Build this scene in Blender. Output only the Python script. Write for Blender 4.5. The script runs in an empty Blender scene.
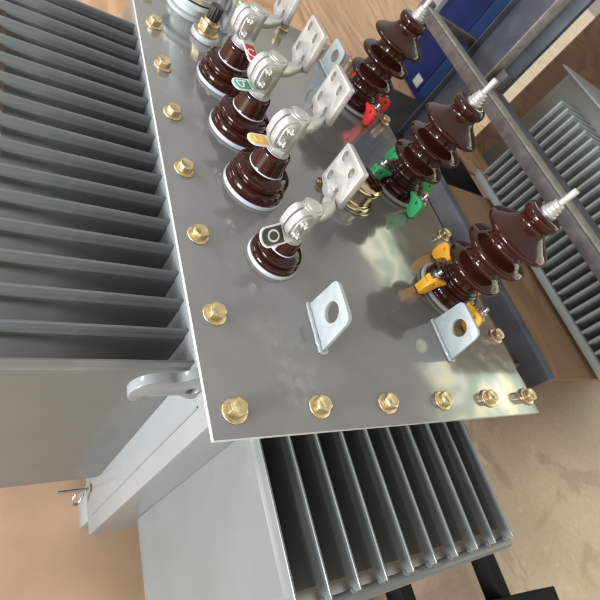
import bpy, bmesh, math, random
from mathutils import Vector, Matrix
random.seed(7)
S = bpy.context.scene
C = S.collection

# ------------------------------------------------------------------ camera, world, lamps, exposure
Rw = ((0.8059968916, -0.2605139257, 0.5315087067), (0.0873008876, -0.8358017407, -0.5420461283), (0.5854464670, 0.4832886764, -0.6509105081))
cd = bpy.data.cameras.new('camera'); cam = bpy.data.objects.new('camera', cd); C.objects.link(cam)
rx, dn, fw = Vector(Rw[0]), Vector(Rw[1]), Vector(Rw[2])
M = Matrix.Identity(4)
for i in range(3):
    M[i][0] = rx[i]; M[i][1] = -dn[i]; M[i][2] = -fw[i]
M.translation = Vector((-0.2275275, -0.15079278, 0.38519612))
cam.matrix_world = M
cd.sensor_width = 36; cd.lens = 495.4256 / 600 * 36
cd.clip_start = 0.01; cd.clip_end = 200
cd.dof.use_dof = True; cd.dof.focus_distance = 0.52; cd.dof.aperture_fstop = 15
S.camera = cam

W = bpy.data.worlds.new('World'); S.world = W; W.use_nodes = True
wt = W.node_tree; wt.nodes.clear()


def node(t, typ, **kw):
    n = t.nodes.new(typ)
    for k, v in kw.items():
        setattr(n, k, v)
    return n


def val(t, sock, v):
    if isinstance(v, bpy.types.NodeSocket):
        t.links.new(v, sock)
    else:
        sock.default_value = v


def mth(t, op, a, b=0.0, c=0.0):
    n = node(t, 'ShaderNodeMath', operation=op)
    val(t, n.inputs[0], a); val(t, n.inputs[1], b)
    if len(n.inputs) > 2:
        val(t, n.inputs[2], c)
    return n.outputs[0]


def sstep(t, v, a, b):
    n = node(t, 'ShaderNodeMapRange', interpolation_type='SMOOTHSTEP')
    val(t, n.inputs[0], v); n.inputs[1].default_value = a; n.inputs[2].default_value = b
    return n.outputs[0]


def mixc(t, f, a, b, mode='MIX'):
    n = node(t, 'ShaderNodeMix', data_type='RGBA', blend_type=mode)
    val(t, n.inputs[0], f)
    for s, v in ((n.inputs[6], a), (n.inputs[7], b)):
        if isinstance(v, bpy.types.NodeSocket):
            t.links.new(v, s)
        else:
            s.default_value = (v[0], v[1], v[2], 1)
    return n.outputs[2]


tc = node(wt, 'ShaderNodeTexCoord').outputs['Generated']
sp = node(wt, 'ShaderNodeSeparateXYZ'); wt.links.new(tc, sp.inputs[0])
az = mth(wt, 'MULTIPLY', mth(wt, 'ARCTAN2', sp.outputs[1], sp.outputs[0]), 57.29578)
el = mth(wt, 'MULTIPLY', mth(wt, 'ARCSINE', sp.outputs[2]), 57.29578)


def box(a0, a1, e0, e1, s=3.0):
    m = mth(wt, 'MULTIPLY', sstep(wt, az, a0, a0 + s), sstep(wt, az, a1, a1 - s))
    return mth(wt, 'MULTIPLY', m, mth(wt, 'MULTIPLY', sstep(wt, el, e0, e0 + s), sstep(wt, el, e1, e1 - s)))


def nz(t, vec, scale, detail=3.0, dist=0.0):
    n = node(t, 'ShaderNodeTexNoise'); n.inputs['Scale'].default_value = scale
    n.inputs['Detail'].default_value = detail; n.inputs['Distortion'].default_value = dist
    if vec is not None:
        t.links.new(vec, n.inputs['Vector'])
    return n.outputs[0]


# the workshop hall round the scene: warm grey ceiling, a wide door to the yard and its trees on the right,
# a bright roller door on the left
hall = mixc(wt, sstep(wt, el, -10, 30), (.30, .25, .20), (.95, .92, .87))
lv = nz(wt, tc, 5.5, 2.0, 1.6)
yard = mixc(wt, sstep(wt, lv, .36, .42), (1.6, 1.7, 1.4), (1.3, 2.0, 1.4))
yard = mixc(wt, sstep(wt, lv, .43, .46), yard, (4.6, 4.4, 4.0))
yard = mixc(wt, mth(wt, 'MULTIPLY', sstep(wt, lv, .485, .50), sstep(wt, lv, .535, .52)), yard, (5.6, 5.2, 1.3))
yard = mixc(wt, sstep(wt, lv, .56, .60), yard, (1.5, 2.1, 1.5))
hall = mixc(wt, box(-30, 41, 8, 37, 3), hall, yard)
hall = mixc(wt, mth(wt, 'MULTIPLY', box(-178, -75, 20, 86, 12), .85), hall, (.12, .11, .10))    # dark patch added behind the camera to darken the fin gaps
hall = mixc(wt, box(-178, -50, -16, 13, 5), hall, (2.5, 2.25, 2.0))
door = (5.2, 5.6, 5.9)
hall = mixc(wt, box(168, 182, -16, 20, 5), hall, door)
hall = mixc(wt, box(-182, -158, -16, 20, 5), hall, door)
bg = node(wt, 'ShaderNodeBackground'); wt.links.new(hall, bg.inputs[0]); bg.inputs[1].default_value = 1.0
wo = node(wt, 'ShaderNodeOutputWorld'); wt.links.new(bg.outputs[0], wo.inputs[0])


def area(name, loc, to, sx, sy, power, col):
    l = bpy.data.lights.new(name, 'AREA'); l.shape = 'RECTANGLE'; l.size = sx; l.size_y = sy; l.energy = power; l.color = col
    o = bpy.data.objects.new(name, l); C.objects.link(o); o.location = loc
    o.rotation_euler = (Vector(to) - Vector(loc)).to_track_quat('-Z', 'Y').to_euler()
    return o


area('window_light', (-3.0, 2.4, 1.25), (0.2, .4, 0), 1.3, .8, 70, (.95, .97, 1))
area('door_light', (-2.7, -.62, .06), (.1, .05, -.2), 1.0, .7, 175, (.93, .97, 1))

S.view_settings.view_transform = 'Standard'; S.view_settings.look = 'None'
S.view_settings.exposure = -0.08; S.view_settings.gamma = 1.0
S.cycles.max_bounces = 8

# ------------------------------------------------------------------ materials


def mat(name, base, rough=.5, metal=0.0, var=.08, vscale=30.0, bump=0.0, bscale=200.0, coat=0.0, rvar=.0, spec=.5, waves=0.0):
    m = bpy.data.materials.new(name); m.use_nodes = True
    t = m.node_tree; b = t.nodes['Principled BSDF']
    co = node(t, 'ShaderNodeTexCoord').outputs['Object']
    n1 = nz(t, co, vscale, 5.0)
    lo = tuple(c * (1 - var) for c in base); hi = tuple(min(1, c * (1 + var)) for c in base)
    t.links.new(mixc(t, sstep(t, n1, .3, .7), lo, hi), b.inputs['Base Color'])
    b.inputs['Metallic'].default_value = metal
    b.inputs['Specular IOR Level'].default_value = spec
    if rvar:
        n2 = nz(t, co, vscale * 2.3, 6.0)
        t.links.new(mth(t, 'ADD', mth(t, 'MULTIPLY', n2, rvar), rough - rvar / 2), b.inputs['Roughness'])
    else:
        b.inputs['Roughness'].default_value = rough
    b.inputs['Coat Weight'].default_value = coat; b.inputs['Coat Roughness'].default_value = .08
    nrm = None
    if bump:
        bp = node(t, 'ShaderNodeBump'); bp.inputs['Strength'].default_value = bump; bp.inputs['Distance'].default_value = .001
        t.links.new(nz(t, co, bscale, 4.0), bp.inputs['Height']); nrm = bp.outputs[0]
    if waves:
        bp = node(t, 'ShaderNodeBump'); bp.inputs['Strength'].default_value = 1.0; bp.inputs['Distance'].default_value = waves
        t.links.new(nz(t, co, 11.0, 2.2), bp.inputs['Height'])
        if nrm: t.links.new(nrm, bp.inputs['Normal'])
        nrm = bp.outputs[0]
    if nrm:
        t.links.new(nrm, b.inputs['Normal'])
    return m


M_cover = mat('cover_paint', (.152, .150, .144), .16, 0, .07, 8, .02, 260, coat=.9, rvar=.10, spec=.6, waves=.0022)


def worn(m, dust, amount, scale, rough_add=.25, thr=(.56, .74)):
    """patches of dust and hand smears laid over a paint: lighter and duller there"""
    t = m.node_tree; b = t.nodes['Principled BSDF']; co = node(t, 'ShaderNodeTexCoord').outputs['Object']
    n1 = nz(t, co, scale, 7.0, .6); n2 = nz(t, co, scale * 9, 5.0, .2)
    k = mth(t, 'MULTIPLY', sstep(t, n1, *thr), sstep(t, n2, .35, .65))
    k = mth(t, 'ADD', k, mth(t, 'MULTIPLY', sstep(t, nz(t, co, scale * 28, 2.0), .71, .76), .35))
    old = b.inputs['Base Color'].links[0].from_socket
    t.links.new(mixc(t, mth(t, 'MULTIPLY', k, amount), old, dust), b.inputs['Base Color'])
    r = b.inputs['Roughness']; src = r.links[0].from_socket if r.links else r.default_value
    t.links.new(mth(t, 'ADD', mth(t, 'MULTIPLY', k, rough_add), src), r)


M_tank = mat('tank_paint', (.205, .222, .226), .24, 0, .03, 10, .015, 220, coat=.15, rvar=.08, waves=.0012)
M_fin = mat('tank_paint_shaded', (.134, .147, .145), .30, 0, .04, 12, .02, 220, rvar=.08, coat=.15, waves=.0009)  # tank paint, darkened so shade between the fins is in the colour
M_edge = mat('cover_edge_lit', (.40, .41, .40), .4, 0, .05, 40)  # cover paint lightened: light from the left put into the edge colour
M_gold = mat('yellow_zinc', (.58, .465, .27), .32, .92, .18, 160, .25, 500, rvar=.2)
M_lug = mat('lug_paint', (.33, .36, .37), .38, .15, .06, 60, .08, 300)
M_porc = mat('brown_porcelain', (.025, .0062, .0042), .07, 0, .12, 40, .0, spec=.30)
M_alu = mat('cast_aluminium', (.50, .485, .47), .38, .65, .08, 90, .35, 700, rvar=.12)
M_steel = mat('bright_steel', (.70, .69, .67), .25, .9, .08, 200, .1, 400)
M_dsteel = mat('dark_steel_nut', (.34, .32, .30), .3, .9, .2, 200, .1, 400)
M_brass = mat('polished_brass', (.50, .41, .27), .12, 1.0, .1, 60)
M_white = mat('white_gasket', (.44, .46, .50), .5, 0, .05, 60)
M_ring = mat('grey_gasket', (.34, .34, .33), .5, 0, .08, 60)
M_black = mat('black_plastic', (.012, .012, .013), .35, 0, .1, 60)
M_red = mat('red_paint', (.62, .025, .022), .38, 0, .1, 60, .1, 300)
M_green = mat('green_paint', (.03, .32, .11), .38, 0, .1, 60, .1, 300)
M_yellow = mat('yellow_paint', (.80, .37, .022), .38, 0, .1, 60, .1, 300)
M_tagw = mat('tag_white', (.74, .73, .70), .42, 0, .04, 60)
M_tagr = mat('tag_red', (.52, .02, .02), .42, 0, .06, 60)
M_tagg = mat('tag_green', (.04, .42, .22), .42, 0, .06, 60)
M_tagy = mat('tag_yellow', (.80, .50, .10), .42, 0, .06, 60)
M_tagk = mat('tag_black', (.03, .035, .025), .42, 0, .06, 60)
M_pipe = mat('filler_pipe_paint', (.40, .45, .45), .3, 0, .05, 20, coat=.2)
M_blue = mat('blue_cabinet_paint', (.002, .012, .075), .35, 0, .25, 6, .05, 100, spec=.3)
M_blue2 = mat('blue_trim_paint', (.002, .022, .08), .35, 0, .25, 6, spec=.3)
M_bluegrey = mat('bluegrey_steel', (.060, .070, .088), .5, .2, .25, 9, .1, 150)
M_beam = mat('pale_bluegrey_steel', (.11, .125, .155), .45, .2, .25, 9, .1, 150)
M_bar = mat('grey_steel_bar', (.115, .102, .100), .55, .3, .25, 30, .2, 200)
M_barl = mat('pale_steel_edge', (.24, .225, .20), .5, .2, .2, 30)
M_dark = mat('floor_shade_dark', (.016, .016, .016), .7, 0, .3, 12, spec=.2)  # near black that stands in for shade on the floor behind
M_trolley = mat('black_steel', (.008, .008, .008), .8, 0, .3, 20, .2, 150, spec=.15)
M_t2 = mat('second_unit_paint', (.34, .38, .37), .35, 0, .06, 20)
M_t2c = mat('second_unit_tank', (.20, .205, .18), .4, 0, .06, 20)


def wood(name, dark, light, scale, stretch=(1, .25, 1)):
    m = bpy.data.materials.new(name); m.use_nodes = True
    t = m.node_tree; b = t.nodes['Principled BSDF']
    co = node(t, 'ShaderNodeTexCoord').outputs['Object']
    mp = node(t, 'ShaderNodeMapping'); t.links.new(co, mp.inputs[0]); mp.inputs['Scale'].default_value = stretch
    big = nz(t, mp.outputs[0], scale, 2.0, 1.2)
    rings = mth(t, 'FRACT', mth(t, 'MULTIPLY', big, 13.0))
    rings = mth(t, 'MULTIPLY', sstep(t, rings, .0, .55), sstep(t, rings, 1.0, .75))
    fine = nz(t, mp.outputs[0], scale * 40, 5.0)
    blot = nz(t, co, 3.0, 4.0)
    f = mth(t, 'ADD', mth(t, 'MULTIPLY', rings, .75), mth(t, 'MULTIPLY', fine, .3))
    col = mixc(t, f, dark, light)
    col = mixc(t, sstep(t, blot, .35, .7), col, tuple(c * .8 for c in light))
    t.links.new(col, b.inputs['Base Color']); b.inputs['Roughness'].default_value = .6
    return m


M_ply = wood('plywood', (.38, .185, .09), (.68, .42, .245), 1.5)
M_board = mat('pinkish_hardboard', (.53, .345, .225), .6, 0, .12, 5, .1, 300)
M_deck = wood('deck_plywood', (.18, .10, .05), (.31, .19, .10), 2.0)
M_crate = wood('brown_board', (.085, .047, .022), (.15, .088, .044), 2.5)


def floor_mat():
    m = bpy.data.materials.new('workshop_floor'); m.use_nodes = True
    t = m.node_tree; b = t.nodes['Principled BSDF']
    co = node(t, 'ShaderNodeTexCoord').outputs['Object']
    a = nz(t, co, 4.0, 6.0); c = nz(t, co, 60.0, 6.0); d = nz(t, co, 14.0, 8.0, 1.0)
    col = mixc(t, sstep(t, a, .3, .7), (.56, .42, .29), (.66, .51, .37))
    col = mixc(t, mth(t, 'MULTIPLY', sstep(t, c, .45, .75), .35), col, (.40, .29, .19))
    col = mixc(t, mth(t, 'MULTIPLY', sstep(t, d, .58, .66), .5), col, (.74, .59, .43))
    e = nz(t, co, 2.2, 8.0, 2.0)
    col = mixc(t, mth(t, 'MULTIPLY', sstep(t, e, .55, .63), .45), col, (.30, .215, .145))
    col = mixc(t, mth(t, 'MULTIPLY', sstep(t, nz(t, co, 170.0, 3.0), .66, .72), .7), col, (.20, .15, .11))
    t.links.new(col, b.inputs['Base Color']); b.inputs['Roughness'].default_value = .55
    return m


M_floor = floor_mat()
worn(M_board, (.46, .28, .17), .6, 4.0, .1, (.5, .7))
worn(M_cover, (.40, .385, .35), .32, 7.0, .22)
worn(M_porc, (.16, .12, .10), .06, 30.0, .08)
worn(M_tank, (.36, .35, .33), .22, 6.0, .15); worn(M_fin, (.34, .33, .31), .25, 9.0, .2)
worn(M_gold, (.30, .22, .12), .5, 70.0, .25, (.5, .65))
worn(M_lug, (.60, .60, .58), .35, 30.0, .2); worn(M_alu, (.30, .29, .28), .45, 60.0, .15)
for m_, c_ in ((M_red, (.30, .05, .04)), (M_green, (.05, .20, .09)), (M_yellow, (.55, .30, .08))):
    worn(m_, c_, .6, 60.0, .25, (.5, .65))

# ------------------------------------------------------------------ mesh helpers
ORIG = {}


def link(name, bm, mats, parent=None, origin=(0, 0, 0), sharp=40, smooth=True):
    origin = Vector(origin)
    bmesh.ops.translate(bm, verts=bm.verts, vec=-origin)
    me = bpy.data.meshes.new(name); bm.to_mesh(me); bm.free()
    for m in (mats if isinstance(mats, (list, tuple)) else [mats]):
        me.materials.append(m)
    if smooth:
        me.shade_smooth(); me.set_sharp_from_angle(angle=math.radians(sharp))
    o = bpy.data.objects.new(name, me); C.objects.link(o)
    ORIG[o.name] = origin
    if parent:
        o.parent = parent; o.location = origin - ORIG[parent.name]
    else:
        o.location = origin
    return o


def copy_at(o, parent, origin, rotz=0.0):
    c = o.copy(); C.objects.link(c); c.parent = parent
    ORIG[c.name] = Vector(origin); c.location = Vector(origin) - ORIG[parent.name]
    c.rotation_euler = (0, 0, rotz)
    return c


def empty(name, loc):
    o = bpy.data.objects.new(name, None); C.objects.link(o); o.location = loc; o.empty_display_size = .05
    ORIG[o.name] = Vector(loc)
    return o


def tag(o, label=None, cat=None, group=None, kind=None):
    for k, v in (('label', label), ('category', cat), ('group', group), ('kind', kind)):
        if v: o[k] = v
    return o


def join(bm, other, mtx=None, mi=None):
    me = bpy.data.meshes.new('tmp'); other.to_mesh(me); other.free()
    if mtx is not None: me.transform(mtx)
    n = len(bm.faces); bm.from_mesh(me); bpy.data.meshes.remove(me)
    if mi is not None:
        bm.faces.ensure_lookup_table()
        for f in bm.faces[n:]: f.material_index = mi
    return bm


def bx(lo, hi, bev=0.0, seg=2):
    bm = bmesh.new(); bmesh.ops.create_cube(bm, size=1)
    lo = Vector(lo); hi = Vector(hi)
    for v in bm.verts:
        v.co = Vector((lo[i] + (v.co[i] + .5) * (hi[i] - lo[i]) for i in range(3)))
    if bev:
        bmesh.ops.bevel(bm, geom=bm.edges[:], offset=bev, segments=seg, profile=.5, affect='EDGES')
    return bm


def lathe(prof, seg=48, base=(0, 0, 0)):
    bm = bmesh.new(); rings = []
    for r, z in prof:
        if r < 1e-6:
            rings.append([bm.verts.new((base[0], base[1], base[2] + z))])
        else:
            rings.append([bm.verts.new((base[0] + r * math.cos(2 * math.pi * k / seg), base[1] + r * math.sin(2 * math.pi * k / seg), base[2] + z)) for k in range(seg)])
    for a, b in zip(rings, rings[1:]):
        for k in range(seg):
            j = (k + 1) % seg
            if len(a) == 1 and len(b) == 1: continue
            if len(a) == 1: bm.faces.new((a[0], b[k], b[j]))
            elif len(b) == 1: bm.faces.new((a[k], a[j], b[0]))
            else: bm.faces.new((a[k], a[j], b[j], b[k]))
    for r in (rings[0], rings[-1]):
        if len(r) > 2:
            try: bm.faces.new(r)
            except ValueError: pass
    bmesh.ops.recalc_face_normals(bm, faces=bm.faces)
    return bm


def smooth_prof(pts, n=4):
    """Catmull-Rom through the profile; a point given twice is a corner"""
    out = []
    L = len(pts)
    for i in range(L - 1):
        p0 = pts[max(i - 1, 0)]; p1 = pts[i]; p2 = pts[i + 1]; p3 = pts[min(i + 2, L - 1)]
        if p1 == p2: continue
        if p0 == p1 and i > 0: p0 = p1
        for s in range(n):
            t = s / n
            q = []
            for a, b, c, d in zip(p0, p1, p2, p3):
                q.append(.5 * (2 * b + (c - a) * t + (2 * a - 5 * b + 4 * c - d) * t * t + (3 * b - a - 3 * c + d) * t ** 3))
            out.append((max(q[0], 0), q[1]))
    out.append(pts[-1])
    return out


def prism(n, r, z0, z1, bev=.0008, rot=0.0, top_r=None):
    prof = [(r, z0), (r, z1)]
    bm = bmesh.new()
    lo = [bm.verts.new((r * math.cos(rot + 2 * math.pi * k / n), r * math.sin(rot + 2 * math.pi * k / n), z0)) for k in range(n)]
    hi = [bm.verts.new((r * math.cos(rot + 2 * math.pi * k / n), r * math.sin(rot + 2 * math.pi * k / n), z1)) for k in range(n)]
    bm.faces.new(lo[::-1]); bm.faces.new(hi)
    for k in range(n):
        j = (k + 1) % n; bm.faces.new((lo[k], lo[j], hi[j], hi[k]))
    if bev: bmesh.ops.bevel(bm, geom=bm.edges[:], offset=bev, segments=2, profile=.5, affect='EDGES')
    return bm


def tube(pts, rad, seg=12, flat=1.0, up=Vector((0, 0, 1)), smooth=0):
    pts = [Vector(p) for p in pts]
    rads = rad if isinstance(rad, (list, tuple)) else [rad] * len(pts)
    if smooth:
        P2, R2 = [], []
        for i in range(len(pts) - 1):
            p0 = pts[max(i - 1, 0)]; p1 = pts[i]; p2 = pts[i + 1]; p3 = pts[min(i + 2, len(pts) - 1)]
            for s in range(smooth):
                t = s / smooth
                P2.append(.5 * (2 * p1 + (p2 - p0) * t + (2 * p0 - 5 * p1 + 4 * p2 - p3) * t * t + (3 * p1 - p0 - 3 * p2 + p3) * t ** 3))
                R2.append(rads[i] * (1 - t) + rads[i + 1] * t)
        P2.append(pts[-1]); R2.append(rads[-1]); pts, rads = P2, R2
    bm = bmesh.new(); rings = []
    for i, p in enumerate(pts):
        d = (pts[min(i + 1, len(pts) - 1)] - pts[max(i - 1, 0)]).normalized()
        u = up if abs(d.dot(up)) < .95 else Vector((1, 0, 0))
        s = d.cross(u).normalized(); w = s.cross(d).normalized()
        rings.append([bm.verts.new(p + s * rads[i] * math.cos(2 * math.pi * k / seg) + w * rads[i] * flat * math.sin(2 * math.pi * k / seg)) for k in range(seg)])
    for a, b in zip(rings, rings[1:]):
        for k in range(seg):
            j = (k + 1) % seg; bm.faces.new((a[k], a[j], b[j], b[k]))
    bm.faces.new(rings[0]); bm.faces.new(rings[-1])
    bmesh.ops.recalc_face_normals(bm, faces=bm.faces)
    return bm


def circle(cx, cy, rx_, ry_=None, n=28, rot=0.0):
    ry_ = ry_ or rx_
    out = []
    for k in range(n):
        a = 2 * math.pi * k / n; x = rx_ * math.cos(a); y = ry_ * math.sin(a)
        out.append((cx + x * math.cos(rot) - y * math.sin(rot), cy + x * math.sin(rot) + y * math.cos(rot)))
    return out


def rounded(pts, r, n=5):
    """round the corners of a polygon; r a number or one per corner"""
    out = []; L = len(pts)
    for i in range(L):
        rr = r[i] if isinstance(r, (list, tuple)) else r
        p = Vector(pts[i]); a = Vector(pts[i - 1]) - p; b = Vector(pts[(i + 1) % L]) - p
        if rr <= 0: out.append(tuple(p)); continue
        d = min(rr, a.length * .48, b.length * .48)
        p0 = p + a.normalized() * d; p1 = p + b.normalized() * d
        for k in range(n + 1):
            t = k / n; q = p0 * (1 - t) ** 2 + p * 2 * t * (1 - t) + p1 * t * t
            out.append((q.x, q.y))
    return out


def plate(outer, holes=(), depth=.006, bevel=.0006):
    """flat plate cut to an outline with holes, in local XY, thickness centred on z = 0"""
    cu = bpy.data.curves.new('tmp', 'CURVE'); cu.dimensions = '2D'; cu.fill_mode = 'BOTH'
    cu.extrude = max(depth / 2 - bevel, 0); cu.bevel_depth = bevel; cu.bevel_resolution = 1; cu.offset = -bevel
    for loop in [outer] + list(holes):
        s = cu.splines.new('POLY'); s.points.add(len(loop) - 1); s.use_cyclic_u = True
        for p, q in zip(s.points, loop): p.co = (q[0], q[1], 0, 1)
    o = bpy.data.objects.new('tmp', cu); C.objects.link(o)
    dg = bpy.context.evaluated_depsgraph_get(); me = bpy.data.meshes.new_from_object(o.evaluated_get(dg))
    bm = bmesh.new(); bm.from_mesh(me)
    bpy.data.objects.remove(o); bpy.data.curves.remove(cu); bpy.data.meshes.remove(me)
    bmesh.ops.remove_doubles(bm, verts=bm.verts, dist=1e-6)
    for f in bm.faces: f.material_index = 0
    return bm


def ribbon(pts, w, depth, closed=False):
    """a pen stroke of width w along the points, as a thin raised strip"""
    P = [Vector(p) for p in pts]; L = len(P); lo, hi = [], []
    for i in range(L):
        a = P[i - 1] if (i or closed) else P[0]; b = P[(i + 1) % L] if (i < L - 1 or closed) else P[-1]
        d = (b - a).normalized(); n = Vector((-d.y, d.x)) * w / 2
        lo.append(P[i] - n); hi.append(P[i] + n)
    bm = bmesh.new()
    vb = [[bm.verts.new((q.x, q.y, z)) for q in side] for z in (-depth / 2, depth / 2) for side in (lo, hi)]
    for i in range(L if closed else L - 1):
        j = (i + 1) % L
        for A, B in ((0, 1), (1, 3), (3, 2), (2, 0)):
            bm.faces.new((vb[A][i], vb[A][j], vb[B][j], vb[B][i]))
    if not closed:
        for i in (0, -1): bm.faces.new((vb[0][i], vb[1][i], vb[3][i], vb[2][i]))
    bmesh.ops.recalc_face_normals(bm, faces=bm.faces)
    return bm


def letter(ch, h, depth):
    """stencil letter of height h centred on the origin"""
    w = h * .13; bm = bmesh.new()
    if ch == '0':
        return ribbon(circle(0, 0, h * .36, h * .5, 32), w, depth, True)
    if ch == 'c':
        return ribbon([(h * .38 * math.cos(math.radians(a)), h * .5 * math.sin(math.radians(a))) for a in range(48, 313, 12)], w, depth)
    if ch == 'b':
        join(bm, ribbon([(-h * .27, -h * .5), (-h * .27, h * .5)], w, depth))
        join(bm, ribbon([(-h * .27, h * .12), (-h * .02, h * .14), (h * .18, h * .08), (h * .29, -h * .07), (h * .30, -h * .25), (h * .20, -h * .41), (0, -h * .47), (-h * .27, -h * .45)], w, depth * .9))
    if ch == 'a':
        join(bm, ribbon(circle(-h * .08, 0, h * .34, h * .42, 28), w, depth, True))
        join(bm, ribbon([(h * .30, h * .44), (h * .30, -h * .46)], w, depth * .9))
    return bm


def frame(x, y, z, o):
    m = Matrix.Identity(4)
    for i in range(3):
        m[i][0] = x[i]; m[i][1] = y[i]; m[i][2] = z[i]; m[i][3] = o[i]
    return m


def YZ(o):      # local x -> world Y, local y -> world Z, local z -> world X
    return frame((0, 1, 0), (0, 0, 1), (1, 0, 0), o)


def XZ(o):      # local x -> world X, local y -> world Z, local z -> world -Y
    return frame((1, 0, 0), (0, 0, 1), (0, -1, 0), o)


# ------------------------------------------------------------------ setting
FZ = -.60
bm = bmesh.new(); bmesh.ops.create_grid(bm, x_segments=2, y_segments=2, size=40)
for v in bm.verts: v.co.z = FZ
tag(link('floor', bm, M_floor), kind='structure')


def sheet(x0, y0, x1, y1, rot, label, m):
    c = ((x0 + x1) / 2, (y0 + y1) / 2, FZ)
    o = link('plywood_sheet', bx((x0, y0, FZ + .004), (x1, y1, FZ + .018), .002), m, None, c)
    o.rotation_euler.z = rot
    tag(o, label, 'plywood sheet')
    return o


sheet(-1.1, -1.0, .585, 1.62, 0, 'plain pinkish brown board lying under the grey transformer', M_board)
sheet(-.55, 1.66, 3.6, 4.9, .0, 'orange plywood sheet with swirling grain lying behind the transformer', M_ply)

# ------------------------------------------------------------------ the transformer
X1, Y1 = .5135, .864
T = empty('transformer', (.24, .42, FZ))
tag(T, 'grey oil filled distribution transformer with brown porcelain bushings on its cover', 'transformer')

# cover plate: painted top, edge colour lightened as if lit
bm = bx((-.026, -.026, -.0055), (X1, Y1, 0), .0007, 2)
for f in bm.faces:
    f.material_index = 1 if abs(f.normal.z) < .5 else 0
cover = link('cover_plate', bm, [M_cover, M_edge], T, (.24, .42, 0), 30)

# tank body with a narrow rim just below the cover
bm = bx((0, .007, -.53), (.487, .83, -.006), .004, 2)
join(bm, bx((-.012, -.006, -.012), (.499, .846, -.0065), .001))
join(bm, bx((.0, .03, -.585), (.487, .09, -.531), .004)); join(bm, bx((.0, .72, -.585), (.487, .78, -.531), .004))
tank = link('tank', bm, M_tank, T, (.24, .42, -.3), 35)


def fin_bm(L, H, t=.0075, thin=.003, seam=.011, ramp=.004):
    """pressed hollow fin: root at x = 0, length along +x, height along -z from 0, thickness along y"""
    bm = bmesh.new()
    xs = [0, L - seam - ramp, L - seam, L - .001, L]
    zs = [0, -.001, -seam, -seam - ramp, -H + seam + ramp, -H + seam, -H + .001, -H]

    def h(i, k):
        if i == 4 or k in (0, 7): return thin * .3
        if i >= 2 or k in (1, 2, 5, 6): return thin * .5
        return t * .5
    for s in (1, -1):
        g = [[bm.verts.new((x, s * h(i, k), z)) for k, z in enumerate(zs)] for i, x in enumerate(xs)]
        for i in range(len(xs) - 1):
            for k in range(len(zs) - 1):
                q = (g[i][k], g[i + 1][k], g[i + 1][k + 1], g[i][k + 1])
                bm.faces.new(q if s > 0 else q[::-1])
        if s > 0: ga = g
        else:
            for i in range(len(xs) - 1):
                bm.faces.new((ga[i][0], g[i][0], g[i + 1][0], ga[i + 1][0])); bm.faces.new((ga[i][-1], ga[i + 1][-1], g[i + 1][-1], g[i][-1]))
            for k in range(len(zs) - 1):
                bm.faces.new((ga[-1][k], g[-1][k], g[-1][k + 1], ga[-1][k + 1]))
    bmesh.ops.recalc_face_normals(bm, faces=bm.faces)
    return bm


FH = .40
LL, LF = .20, .176
fin0 = None
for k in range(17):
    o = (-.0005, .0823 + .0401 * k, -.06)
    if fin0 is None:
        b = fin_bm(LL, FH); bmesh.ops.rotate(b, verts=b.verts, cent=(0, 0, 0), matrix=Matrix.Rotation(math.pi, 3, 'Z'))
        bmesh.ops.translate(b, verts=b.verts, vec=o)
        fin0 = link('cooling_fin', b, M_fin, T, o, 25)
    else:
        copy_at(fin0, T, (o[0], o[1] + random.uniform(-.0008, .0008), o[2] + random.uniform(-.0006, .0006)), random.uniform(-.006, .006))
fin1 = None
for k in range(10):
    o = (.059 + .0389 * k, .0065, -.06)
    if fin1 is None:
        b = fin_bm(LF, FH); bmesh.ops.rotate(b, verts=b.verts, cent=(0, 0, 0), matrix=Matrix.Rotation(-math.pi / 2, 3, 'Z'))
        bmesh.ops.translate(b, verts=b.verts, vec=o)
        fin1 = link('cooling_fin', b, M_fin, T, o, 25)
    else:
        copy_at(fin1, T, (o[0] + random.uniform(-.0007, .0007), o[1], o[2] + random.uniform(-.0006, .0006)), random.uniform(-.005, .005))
# stiffening rods welded across the fin tips
yt = .0065 - LF
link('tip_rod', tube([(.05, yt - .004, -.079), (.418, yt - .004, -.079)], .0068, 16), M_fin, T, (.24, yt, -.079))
bead0 = None
for k in range(10):
    o = (.059 + .0389 * k, yt + .001, -.075)
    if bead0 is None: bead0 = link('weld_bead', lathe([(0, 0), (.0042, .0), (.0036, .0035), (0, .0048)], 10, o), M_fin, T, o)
    else: copy_at(bead0, T, o, k)
xt = -.0005 - LL
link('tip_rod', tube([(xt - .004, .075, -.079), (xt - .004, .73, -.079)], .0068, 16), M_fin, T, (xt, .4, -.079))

# lifting hook on the tank wall below the cover
hook = [(.0, -.018), (-.022, -.027), (-.030, -.035), (-.044, -.034), (-.060, -.036), (-.070, -.044), (-.0745, -.056), (-.0735, -.067), (-.070, -.074),
        (-.0640, -.0765), (-.0590, -.0745), (-.0588, -.0655), (-.0560, -.0640), (-.0535, -.0665), (-.043, -.0665), (-.022, -.065), (-.008, -.076), (.0, -.076)]
bm = plate(rounded(hook, .006, 3), [circle(-.0105, -.056, .0065)], .011, .0008)
bm.transform(XZ((0, .051, 0)))
link('lifting_hook', bm, M_tank, T, (0, .051, -.05), 30)
# cover-fixing weld seam on the corner wall
link('weld_seam', tube([(-.0008, .034, -.07), (-.0008, .034, -.2), (-.0008, .0335, -.36), (-.0008, .034, -.50)], .0012, 8), M_tank, T, (0, .034, -.3))
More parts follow.
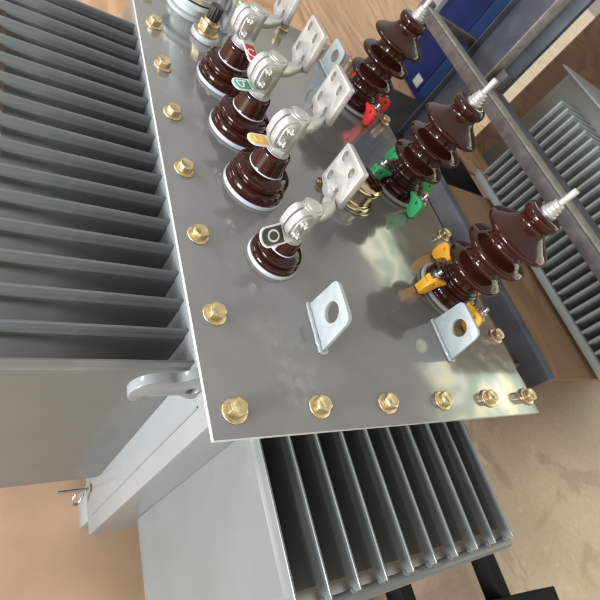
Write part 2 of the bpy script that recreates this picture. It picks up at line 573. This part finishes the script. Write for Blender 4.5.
# earthing pin with a bent lug at the foot of the tank wall
bm = tube([(-.001, .074, -.497), (-.05, .074, -.497)], .0022, 10)
ep = link('earthing_pin', bm, M_dsteel, T, (0, .074, -.497))
bm = lathe([(0, 0), (.0075, 0), (.0075, .002), (0, .002)], 20); bm.transform(Matrix.Translation((-.003, .074, -.497)) @ Matrix.Rotation(-math.pi / 2, 4, 'Y'))
link('washer', bm, M_steel, ep, (-.003, .074, -.497))
bm = tube([(-.012, .073, -.498), (-.012, .066, -.505), (-.016, .058, -.514), (-.023, .056, -.516), (-.026, .062, -.510), (-.022, .069, -.503)], .0022, 8, smooth=4)
link('cable_lug', bm, M_dsteel, ep, (-.012, .07, -.50))

# ---- cover bolts
bm = lathe(smooth_prof([(0, 0), (.0132, 0), (.0132, 0), (.0134, .0012), (.0128, .0022), (.0105, .0030), (.0, .0032)], 2), 40)
join(bm, prism(6, .0103, .0028, .0112, .0011))
join(bm, lathe([(.0082, .0112), (.0080, .01145), (.0066, .01150), (.0062, .01125), (0, .0112)], 32))
for a in (.3, 2.4, 4.3):
    join(bm, bx((-.0011, -.0003, .0112), (.0011, .0003, .01142)), Matrix.Rotation(a, 4, 'Z') @ Matrix.Translation((.0038, 0, 0)))
bolt0 = link('cover_bolt', bm, M_gold, T, (0, 0, 0), 35)
bolt0.rotation_euler.z = .35
D1 = .1048
spots = [(0, k * D1) for k in range(1, 9)] + [(.1 * k, 0) for k in range(1, 6)] + [(.5, k * D1) for k in range(1, 9)] + [(.1 * k, 8 * D1 - .003) for k in range(1, 5)]
for x, y in spots:
    copy_at(bolt0, T, (x, y, 0), random.uniform(0, 6.28))

# ---- lifting lugs: plates standing on the cover, a hole in each
lug0 = None
for x, y, rz in ((.130, .097, -.05), (.357, .091, .0), (.380, .735, .03), (.135, .735, 0)):
    if lug0 is None:
        b = plate(rounded([(-.032, .0), (.032, .0), (.030, .059), (-.025, .059)], [0, 0, .009, .012], 6), [circle(.0, .035, .0125, .0125)], .0055, .0006)
        b.transform(YZ((0, 0, 0)))
        # fillet weld along the foot
        for s in (-1, 1):       # uneven fillet beads along both sides of the foot
            pts = [(s * (.0040 + random.uniform(-.0003, .0003)), -.0335 + .067 * k / 26, .0011 + random.uniform(-.0003, .0004)) for k in range(27)]
            join(b, tube(pts, [.0030 * random.uniform(.82, 1.12) for _ in pts], 8))
        for e in (-.0325, .0325):
            join(b, tube([(-.004, e, .0010), (0, e * 1.03, .0012), (.004, e, .0010)], .0026, 8))
        bmesh.ops.translate(b, verts=b.verts, vec=(x, y, 0))
        lug0 = link('lifting_lug', b, M_lug, T, (x, y, 0), 30); lug0.rotation_euler.z = rz
    else:
        copy_at(lug0, T, (x, y, 0), rz)

# ---- low-voltage bushings with split clamps, flag terminals and phase tags
E_ = Vector((-.95, -.30, 0)).normalized()      # jaws point this way from the stud
N_ = Vector((.30, -.95, 0)).normalized()       # clamp bolts point this way


def lv(x, y, ks, kr, zc, dxs, tagdir, tagmat, ch, label, tlen=.052, tilt=0.0, tz=None, tfaint=False, cs=1.0):
    p = [(0, .0066), (.0385, .0066), (.0402, .0080), (.0413, .0115), (.0412, .0162), (.0392, .0200), (.0354, .0221), (.0338, .0233), (.0346, .0249), (.0372, .0266), (.0387, .0292), (.0384, .0322),
         (.0362, .0348), (.0325, .0367), (.0284, .0380), (.0250, .0388), (.0238, .0394), (.0238, .0402), (.0236, .0412), (.0232, .0425), (.0228, .046), (.0218, .055), (.0209, .0636), (.0199, .0662), (.0175, .0672), (.0150, .0674), (0, .0674)]
    sc = [(r * kr, z * ks) for r, z in p]
    b = link('low_voltage_bushing', lathe(smooth_prof(sc, 3), 56, (x, y, 0)), M_porc, T, (x, y, 0), 50)
    b['label'] = label
    link('gasket', lathe([(0, .0002), (.0422 * kr, .0002), (.0430 * kr, .001), (.0430 * kr, .0056), (.0422 * kr, .0065), (.0, .0065)], 56, (x, y, 0)), M_white, b, (x, y, 0))
    r = .0242 * kr; z = .0401 * ks
    link('sealing_ring', lathe([(r - .0015, z - .0012), (r, z - .0009), (r + .0002, z), (r, z + .0009), (r - .0015, z + .0012)], 56, (x, y, 0)), M_white, b, (x, y, z))
    zt = .0674 * ks
    bm = prism(6, .0150 * cs, zt, zt + .0095, .0008, .6); bmesh.ops.translate(bm, verts=bm.verts, vec=(x, y, 0))
    join(bm, lathe([(0, zt - .001), (.0165 * cs, zt - .001), (.0165 * cs, zt + .001), (0, zt + .001)], 32, (x, y, 0)))
    link('hex_nut', bm, M_alu, b, (x, y, zt), 30)
    # split clamp: barrel round the stud and two bolted jaws
    o = Vector((x, y, zc)); hh = .0225 * cs
    bm = lathe(smooth_prof([(0, -hh), (.0125 * cs, -hh), (.0125 * cs, -hh), (.0145 * cs, -hh + .002), (.0145 * cs, hh - .003), (.0135 * cs, hh), (.0118 * cs, hh + .001), (.0105 * cs, hh + .001), (.0095 * cs, hh + .0028), (.0, hh + .003)], 3), 32, (0, 0, 0))
    bm.transform(Matrix.Translation(o))
    jaw = rounded([(0, -.022), (.019, -.021), (.029, -.011), (.030, .010), (.022, .022), (0, .0225)], [0, .005, .006, .006, .005, 0], 4)
    jaw = [(u * cs, v * cs) for u, v in jaw]
    for s, d in ((1, .0105), (-1, .0095)):
        j = plate(jaw, [], d * cs, .0018)
        join(bm, j, frame(E_, (0, 0, 1), N_, o + N_ * s * (d * .5 + .0008) * cs))
        # raised rim of each casting
        j = plate([(u * .82 + .001, v * .86) for u, v in jaw], [], .003 * cs, .0012)
        join(bm, j, frame(E_, (0, 0, 1), N_, o + N_ * s * (d + .0016) * cs))
    cl = link('terminal_clamp', bm, M_alu, b, o, 35)
    for v in (-.0095, .0095):
        q = o + E_ * .0185 * cs + Vector((0, 0, v * cs)) + N_ * .0128 * cs
        bm = lathe(smooth_prof([(0, 0), (.0068 * cs, 0), (.0068 * cs, 0), (.0068 * cs, .0012), (.0052 * cs, .0014), (.0052 * cs, .0014), (.0050 * cs, .004), (.0034 * cs, .0058), (0, .0062)], 2), 20)
        join(bm, lathe([(0, .006), (.0028 * cs, .006), (.0026 * cs, .0085), (0, .0088)], 12))
        bm.transform(frame(E_, (0, 0, 1), N_, q))
        link('clamp_bolt', bm, M_steel, b, q)
    # arm from the barrel and flag plate with four holes
    xs = x + dxs; f = lambda yy, zz: (yy, zz)
    a0 = o + Vector((.006, .0, .010 * cs)); a3 = Vector((xs + .001, y + .036, zc + .008))
    arm = tube([a0, o + Vector((.020, .006, .010)), o + Vector((.036, .017, .010)), a3 + Vector((-.008, -.008, .001)), a3, a3 + Vector((.004, .010, .003))], [.0125 * cs, .0115 * cs, .0085, .0085, .0095, .009], 14, .8, smooth=4)
    out = rounded([(.076, .163 - .099), (.0215, .165 - .099), (.0175, .110 - .099), (.0265, .105 - .099), (.038, .100 - .099), (.058, .0985 - .099), (.0645, .104 - .099), (.0765, .107 - .099)], [.003, .003, .003, .004, .004, .003, .002, .002], 3)
    hs = [circle(.0655, .021 + .0, .0046, .0062, 20, -.2), circle(.0385, .050, .0046, .0062, 20, -.2), circle(.0375, .018, .0046, .0062, 20, -.2), circle(.065, .052, .0046, .0062, 20, -.2)]
    bm = plate(out, hs, .0085, .0009)
    bm.transform(YZ((xs + .004, y, zc)))
    join(bm, arm)
    link('terminal_plate', bm, M_alu, b, (xs, y + .05, zc + .03), 35)
    # phase tag: white bordered plate with rounded end, coloured field and letter
    tz = zt + .0105 if tz is None else tz
    d = Vector((tagdir[0], tagdir[1], 0)).normalized(); w = Vector((0, 0, 1)).cross(d)
    up = (Matrix.Rotation(tilt, 3, d) @ Vector((0, 0, 1))); w = up.cross(d)

    def shape(hw, l0, l1, n=10):
        pts = [(l0, -hw)]
        for k in range(n + 1):
            a = -math.pi / 2 + math.pi * k / n; pts.append((l1 - hw + hw * math.cos(a), hw * math.sin(a)))
        pts.append((l0, hw)); return pts
    hw = .0098 if ch != '0' else .0118
    bm = plate(shape(hw, .004, tlen), [], .0016, .0003)
    join(bm, plate(shape(hw - .0022, .024, tlen - .0025), [], .0006, .0001), Matrix.Translation((0, 0, .0010)), 1)
    l = letter(ch, .0165 if ch != 'a' else .0125, .0005)
    # letters read with their top towards the clamp
    join(bm, l, Matrix.Translation((.0245 + (tlen - .0275) * .47, 0, .0016)) @ Matrix.Rotation(math.pi / 2, 4, 'Z') , 2)
    bm.transform(frame(d, w, up, (x, y, tz)))
    link('phase_tag', bm, [M_tagw, tagmat, M_tagw if not tfaint else M_tagf], b, (x, y, tz), 30)
    return b


M_tagf = mat('tag_faded_letter', (.80, .58, .24), .42, 0, .04, 60)
lv(.0970, .3145, 1, 1, .1005, .053, (-.96, -.20), M_tagy, 'a', 'brown porcelain bushing carrying the yellow tag', tfaint=True, tilt=-.05)
lv(.0978, .4270, 1, 1, .1005, .053, (-.94, -.36), M_tagg, 'b', 'brown porcelain bushing carrying the green tag', tilt=-.15)
lv(.0987, .5420, 1, 1, .1005, .053, (-.02, -1), M_tagr, 'c', 'brown porcelain bushing carrying the red tag', .070, .05, tz=.081)
lv(.0950, .1942, .66, .79, .0735, .047, (-.90, -.43), M_tagk, '0', 'small brown porcelain bushing carrying the black tag', tlen=.060, cs=.92, tilt=-.55)

# ---- high-voltage bushings
HVP = [(0, .006), (.0445, .006), (.0468, .009), (.0475, .014), (.0460, .020), (.0415, .0245), (.0375, .0262), (.0366, .0278), (.0378, .0295), (.0372, .0312), (.0350, .0322), (.0348, .0338), (.0336, .0358), (.0312, .0375), (.0300, .042), (.0298, .048), (.0302, .052)]
for z0, r in ((.0555, .0512), (.0955, .0532)):
    HVP += [(.0335, z0 - .0005), (.042, z0 + .0016), (r - .0030, z0 + .0030), (r - .0006, z0 + .0050), (r, z0 + .0080), (r - .0012, z0 + .0116), (r - .0056, z0 + .0148), (.0405, z0 + .0178), (.0345, z0 + .0208), (.0316, z0 + .0242), (.0306, z0 + .0290), (.0306, z0 + .0355)]
z0 = .1335
HVP += [(.0335, z0 - .0005), (.043, z0 + .0016), (.0505, z0 + .0030), (.0534, z0 + .0050), (.0545, z0 + .0080), (.0533, z0 + .0116), (.0488, z0 + .0151), (.0412, z0 + .0194), (.0338, z0 + .0238), (.0280, z0 + .0284), (.0248, z0 + .0328), (.0238, z0 + .0360),
        (.0240, .1724), (.0270, .1755), (.0284, .1805), (.0278, .1860), (.0248, .1893), (.0200, .1904), (.0110, .1904), (0, .1904)]


def hv(x, y, m, label, tilt=(0, 0)):
    b = link('high_voltage_bushing', lathe(smooth_prof(HVP, 3), 64, (x, y, 0)), M_porc, T, (x, y, 0), 60)
    b['label'] = label
    link('base_ring', lathe([(0, .0003), (.0520, .0003), (.0535, .0015), (.0535, .0045), (.0520, .0060), (.046, .0063), (0, .0063)], 56, (x, y, 0)), M_ring, b, (x, y, 0))
    bm = lathe([(0, .1895), (.0125, .1895), (.0128, .1935), (.0110, .1945), (.0112, .1985), (.0098, .1995), (.0102, .2035), (.0085, .2045), (.0085, .2095), (.0060, .2105), (.0048, .2110), (.0048, .2340), (.0042, .2352), (0, .2352)], 24, (x, y, 0))
    link('terminal_stud', bm, M_alu, b, (x, y, .19), 30)
    prof = rounded([(.0412, .0312), (.0415, .0255), (.0490, .0235), (.0548, .0180), (.0590, .0090), (.0640, .0020), (.0770, .0010), (.0815, .0060), (.0825, .0205), (.0765, .0335), (.0690, .0368), (.0600, .0350), (.0510, .0330)], [.0022, .002, .003, .004, .004, .003, .002, .004, .006, .005, .004, .006, .006], 3)
    for k in range(4):
        a = math.radians((184, 273, 5, 76)[k]); side = -1 if k in (0, 3) else 1      # the nut sits on the far side of each hook
        R = Matrix.Translation((x, y, 0)) @ Matrix.Rotation(a, 4, 'Z')
        bm = plate(prof, [rounded([(.0630, .0300), (.0695, .0275), (.0655, .0225)], .0008, 2)], .0062, .0010)
        bm.transform(frame((1, 0, 0), (0, 0, 1), (0, -1, 0), (0, -side * .0070, 0)))
        join(bm, bx((.053, min(-side * .005, side * .0085), .0235), (.074, max(-side * .005, side * .0085), .0315), .0012)); join(bm, bx((.064, min(-side * .005, side * .007), .0008), (.076, max(-side * .005, side * .007), .0232), .001))
        bm.transform(R)
        link('clamp_hook', bm, m, b, (x, y, 0), 35)
        q = R @ Vector((.0635, side * .0015, .008))
        bm = lathe([(0, .0005), (.0035, .0005), (.0035, .038), (.003, .039), (0, .039)], 14)
        join(bm, prism(6, .0076, .0245, .0320, .0007, a)); join(bm, lathe([(0, .0226), (.0092, .0226), (.0092, .0245), (0, .0245)], 24))
        bm.transform(Matrix.Translation(q))
        link('clamp_nut', bm, M_dsteel, b, q, 30)
    b.rotation_euler = (tilt[0], tilt[1], 0)
    return b


hv(.4256, .1845, M_yellow, 'tall brown ribbed porcelain bushing held by yellow clamps')
hv(.4248, .4160, M_green, 'tall brown ribbed porcelain bushing held by green clamps')
hv(.4250, .6570, M_red, 'tall brown ribbed porcelain bushing held by red clamps')

# ---- breather, filler pipe, relief valve
x, y = .088, .655
br = link('breather_plug', lathe([(0, .0002), (.0225, .0002), (.0235, .001), (.0235, .009), (.0225, .010), (0, .010)], 40, (x, y, 0)), M_white, T, (x, y, 0))
bm = lathe([(0, .0102), (.0195, .0102), (.0195, .0145), (.0185, .0150), (0, .0150)], 40, (x, y, 0))
h = prism(6, .0175, .0148, .0300, .001); bmesh.ops.translate(h, verts=h.verts, vec=(x, y, 0)); join(bm, h)
join(bm, lathe([(0, .0300), (.0118, .0300), (.0118, .0345), (0, .0345)], 32, (x, y, 0)))
link('hex_fitting', bm, M_gold, br, (x, y, .012), 30)
bm = bmesh.new()
prof = []
for k in range(48):
    r = .0102 * (1 + .05 * math.cos(k / 48 * 2 * math.pi * 12)); prof.append((r * math.cos(2 * math.pi * k / 48), r * math.sin(2 * math.pi * k / 48)))
join(bm, plate(prof, [], .022, .0012), Matrix.Translation((x, y, .0455)))
link('cap', bm, M_black, br, (x, y, .0345), 30)

x, y = .070, .725
fp = link('filler_pipe', lathe(smooth_prof([(0, .0002), (.037, .0002), (.037, .0002), (.037, .006), (.034, .0075), (.030, .0085), (.029, .012), (.029, .012), (.029, .150), (.029, .150), (0, .150)], 2), 48, (x, y, 0)), M_pipe, T, (x, y, 0), 40)
link('flange', lathe([(.0285, .0232), (.043, .0232), (.044, .0240), (.044, .0310), (.043, .0318), (.0285, .0318)], 48, (x, y, 0)), M_pipe, fp, (x, y, .027), 30)
link('flange_gasket', lathe([(.0285, .0319), (.0425, .0319), (.0425, .0345), (.0285, .0345)], 48, (x, y, 0)), M_black, fp, (x, y, .033), 30)
link('top_flange', lathe([(.0285, .0346), (.043, .0346), (.044, .0355), (.044, .0425), (.043, .0433), (.0285, .0433)], 48, (x, y, 0)), M_alu, fp, (x, y, .038), 30)
for k in range(6):
    a = math.radians(20 + 60 * k); q = (x + .0365 * math.cos(a), y + .0365 * math.sin(a), .0433)
    bm = prism(6, .005, .0, .005, .0005); bmesh.ops.translate(bm, verts=bm.verts, vec=q)
    link('flange_bolt', bm, M_steel, fp, q, 30)

x, y = .288, .352
rv = link('relief_valve', lathe(smooth_prof([(0, .0002), (.037, .0002), (.037, .0002), (.0385, .002), (.0385, .007), (.036, .009), (.0325, .010), (.0315, .014), (.0318, .030), (.0318, .030), (.0345, .032), (.0355, .036), (.0345, .040), (.030, .043), (.015, .046), (0, .0465)], 3), 56, (x, y, 0)), M_brass, T, (x, y, 0), 45)
link('mounting_ring', lathe([(.0, .0001), (.0425, .0001), (.043, .001), (.043, .003), (.042, .004), (.036, .004)], 56, (x, y, 0)), M_dsteel, rv, (x, y, 0), 30)
x, y = .236, .362
vs = link('vent_screw', lathe([(0, .0001), (.0125, .0001), (.0125, .0025), (.009, .003), (0, .003)], 32, (x, y, 0)), M_brass, T, (x, y, 0), 30)
bm = lathe(smooth_prof([(0, .003), (.0085, .003), (.0085, .003), (.0088, .010), (.008, .014), (.005, .016), (0, .0165)], 2), 32, (x, y, 0))
link('screw_head', bm, M_brass, vs, (x, y, .003), 30)

# ------------------------------------------------------------------ behind: cabinet, column, rack, platform, second transformer, trolley
X = 2.10
cb = empty('cabinet', (X + .25, 2.39, FZ + .018)); tag(cb, 'tall dark blue sheet metal cabinet standing behind the transformer', 'cabinet')
link('body', bx((X, 2.17, FZ + .019), (X + .5, 2.585, 1.3), .006), M_blue, cb, (X + .25, 2.39, .2))
link('door_panel', bx((X - .014, 2.270, FZ + .05), (X - .0005, 2.575, 1.26), .004), M_blue, cb, (X, 2.4, .2))
link('side_trim', bx((X - .016, 2.175, FZ + .03), (X - .0005, 2.262, 1.28), .004), M_blue2, cb, (X, 2.2, .2))
link('frame_post', bx((X - .035, 2.592, FZ + .019), (X + .3, 2.640, 1.32), .003), M_lug, cb, (X, 2.6, .2))
link('label_plate', bx((X - .0175, 2.290, FZ + .065), (X - .0145, 2.365, FZ + .125), .001), M_ring, cb, (X, 2.32, FZ + .1))

X = 1.40
cl = link('steel_column', bx((X, 1.275, FZ), (X + .012, 1.445, 1.6), .002), M_bluegrey, None, (X, 1.36, FZ))
tag(cl, 'blue grey steel column standing in front of the brown board', 'column')
link('flange', bx((X - .045, 1.268, FZ), (X + .055, 1.2745, 1.6), .002), M_barl, cl, (X, 1.27, 0))
link('flange', bx((X - .03, 1.4455, FZ), (X + .055, 1.452, 1.6), .002), M_bluegrey, cl, (X, 1.45, 0))
link('side_plate', bx((X + .004, 1.205, FZ), (X + .012, 1.2675, 1.6), .002), M_bluegrey, cl, (X, 1.24, 0))

bd = link('board_panel', bx((2.55, .30, FZ), (2.60, 2.05, 1.2), .003), M_crate, None, (2.57, 1.2, FZ))
tag(bd, 'upright brown board standing behind the pale grey transformer', 'board')

rk = empty('steel_rack', (1.25, .5, FZ)); tag(rk, 'grey steel rack with long horizontal rails on the right', 'rack')
link('front_rail', bx((1.085, -.75, .003), (1.125, 1.47, .040), .003), M_bar, rk, (1.1, .2, .02))
link('rail_edge', bx((1.088, -.75, .0405), (1.140, 1.47, .0465), .001), M_barl, rk, (1.1, .2, .043))
link('rear_rail', bx((1.36, -.75, -.045), (1.40, 1.20, .0), .003), M_bluegrey, rk, (1.4, .2, .02))
for px_, py_ in ((1.085, 1.4705), (1.36, 1.2005), (1.085, -.7905), (1.36, -.7905)):
    link('post', bx((px_, py_, FZ), (px_ + .04, py_ + .04, .06), .003), M_bar, rk, (px_, py_, FZ))
link('cross_rail', bx((1.126, 1.474, .0), (1.40, 1.504, .036), .003), M_bar, rk, (1.25, 1.49, .02))

pf = empty('platform', (1.7, .1, FZ)); tag(pf, 'low plywood topped platform with a blue grey steel edge', 'platform')
link('deck', bx((1.2415, .18, -.345), (2.5, 1.02, -.327), .002), M_deck, pf, (1.8, .1, -.33))
link('edge_beam', bx((1.20, .16, -.355), (1.241, 1.04, -.282), .003), M_beam, pf, (1.22, .1, -.3))
for y in (.22, .72):
    link('leg', bx((1.26, y, FZ), (1.31, y + .05, -.3455), .003), M_bluegrey, pf, (1.28, y, FZ))
    link('bracket', bx((1.12, y + .012, -.40), (1.199, y + .020, -.34), .001), M_t2c, pf, (1.15, y, -.37))
mb = link('shade_block', bx((1.28, 1.10, FZ), (1.85, 1.90, -.44), .01), M_dark, None, (1.55, 1.5, FZ))  # dark block added where the floor only lies in shade
join_bm = bx((1.30, 1.14, -.4395), (1.83, 1.86, -.425), .004)
tag(mb, 'low dark block standing in for shade on the floor between the platform and the cabinet', 'shade block')
link('top_plate', join_bm, M_dark, mb, (1.55, 1.5, -.43))

# second transformer on the platform
X = 1.60
T2 = empty('transformer', (1.98, .45, -.327)); tag(T2, 'pale grey finned transformer standing on the plywood platform behind', 'transformer')
link('tank', bx((1.78, .02, -.315), (2.25, 1.33, .155), .004), M_t2c, T2, (2.0, .5, 0))
link('cover_plate', bx((1.75, -.02, .156), (2.29, 1.36, .163), .001), M_t2, T2, (2.0, .5, .16))
f2 = None
for k in range(24):
    o = (1.7795, 1.125 - .0415 * k, .10)
    if f2 is None:
        b = fin_bm(.178, .385, .016, .010, .008, .003); bmesh.ops.rotate(b, verts=b.verts, cent=(0, 0, 0), matrix=Matrix.Rotation(math.pi, 3, 'Z'))
        bmesh.ops.translate(b, verts=b.verts, vec=o); f2 = link('cooling_fin', b, M_t2, T2, o, 25)
    else: copy_at(f2, T2, o)
link('base_rail', bx((1.585, .10, -.312), (1.61, 1.15, -.2865), .002), M_t2, T2, (1.6, .5, -.3))
link('base_plate', bx((1.66, .0, -.327), (2.26, 1.15, -.3155), .001), M_t2c, T2, (2.0, .5, -.32))
link('skid_bracket', bx((1.50, .80, -.3265), (1.66, .86, -.305), .002), M_t2, T2, (1.58, .83, -.32))

# black steel trolley beside the tank
tr = empty('trolley', (.78, -.2, FZ)); tag(tr, 'black steel trolley frame on the floor beside the fins', 'trolley')
for x, y in ((.600, -.272), (.905, -.312)):
    link('side_bar', bx((x, y, -.555), (x + .034, .35, -.503), .002), M_trolley, tr, (x, 0, -.52))
bm = bx((-.26, -.036, -.555), (.52, .0, -.500), .002); bm.transform(Matrix.Translation((.60, -.2635, 0)) @ Matrix.Rotation(math.radians(-6.3), 4, 'Z'))
link('cross_bar', bm, M_trolley, tr, (.8, -.27, -.52))
link('cross_bar', bx((.56, .3505, -.555), (1.0, .39, -.502), .002), M_trolley, tr, (.8, .37, -.52))
for x, y in ((.617, -.284), (.925, -.318), (.612, .37), (.925, .37)):
    link('foot', lathe([(0, -.582), (.018, -.582), (.018, -.57), (.010, -.566), (.010, -.556), (0, -.556)], 20, (x, y, 0)), M_trolley, tr, (x, y, -.58))
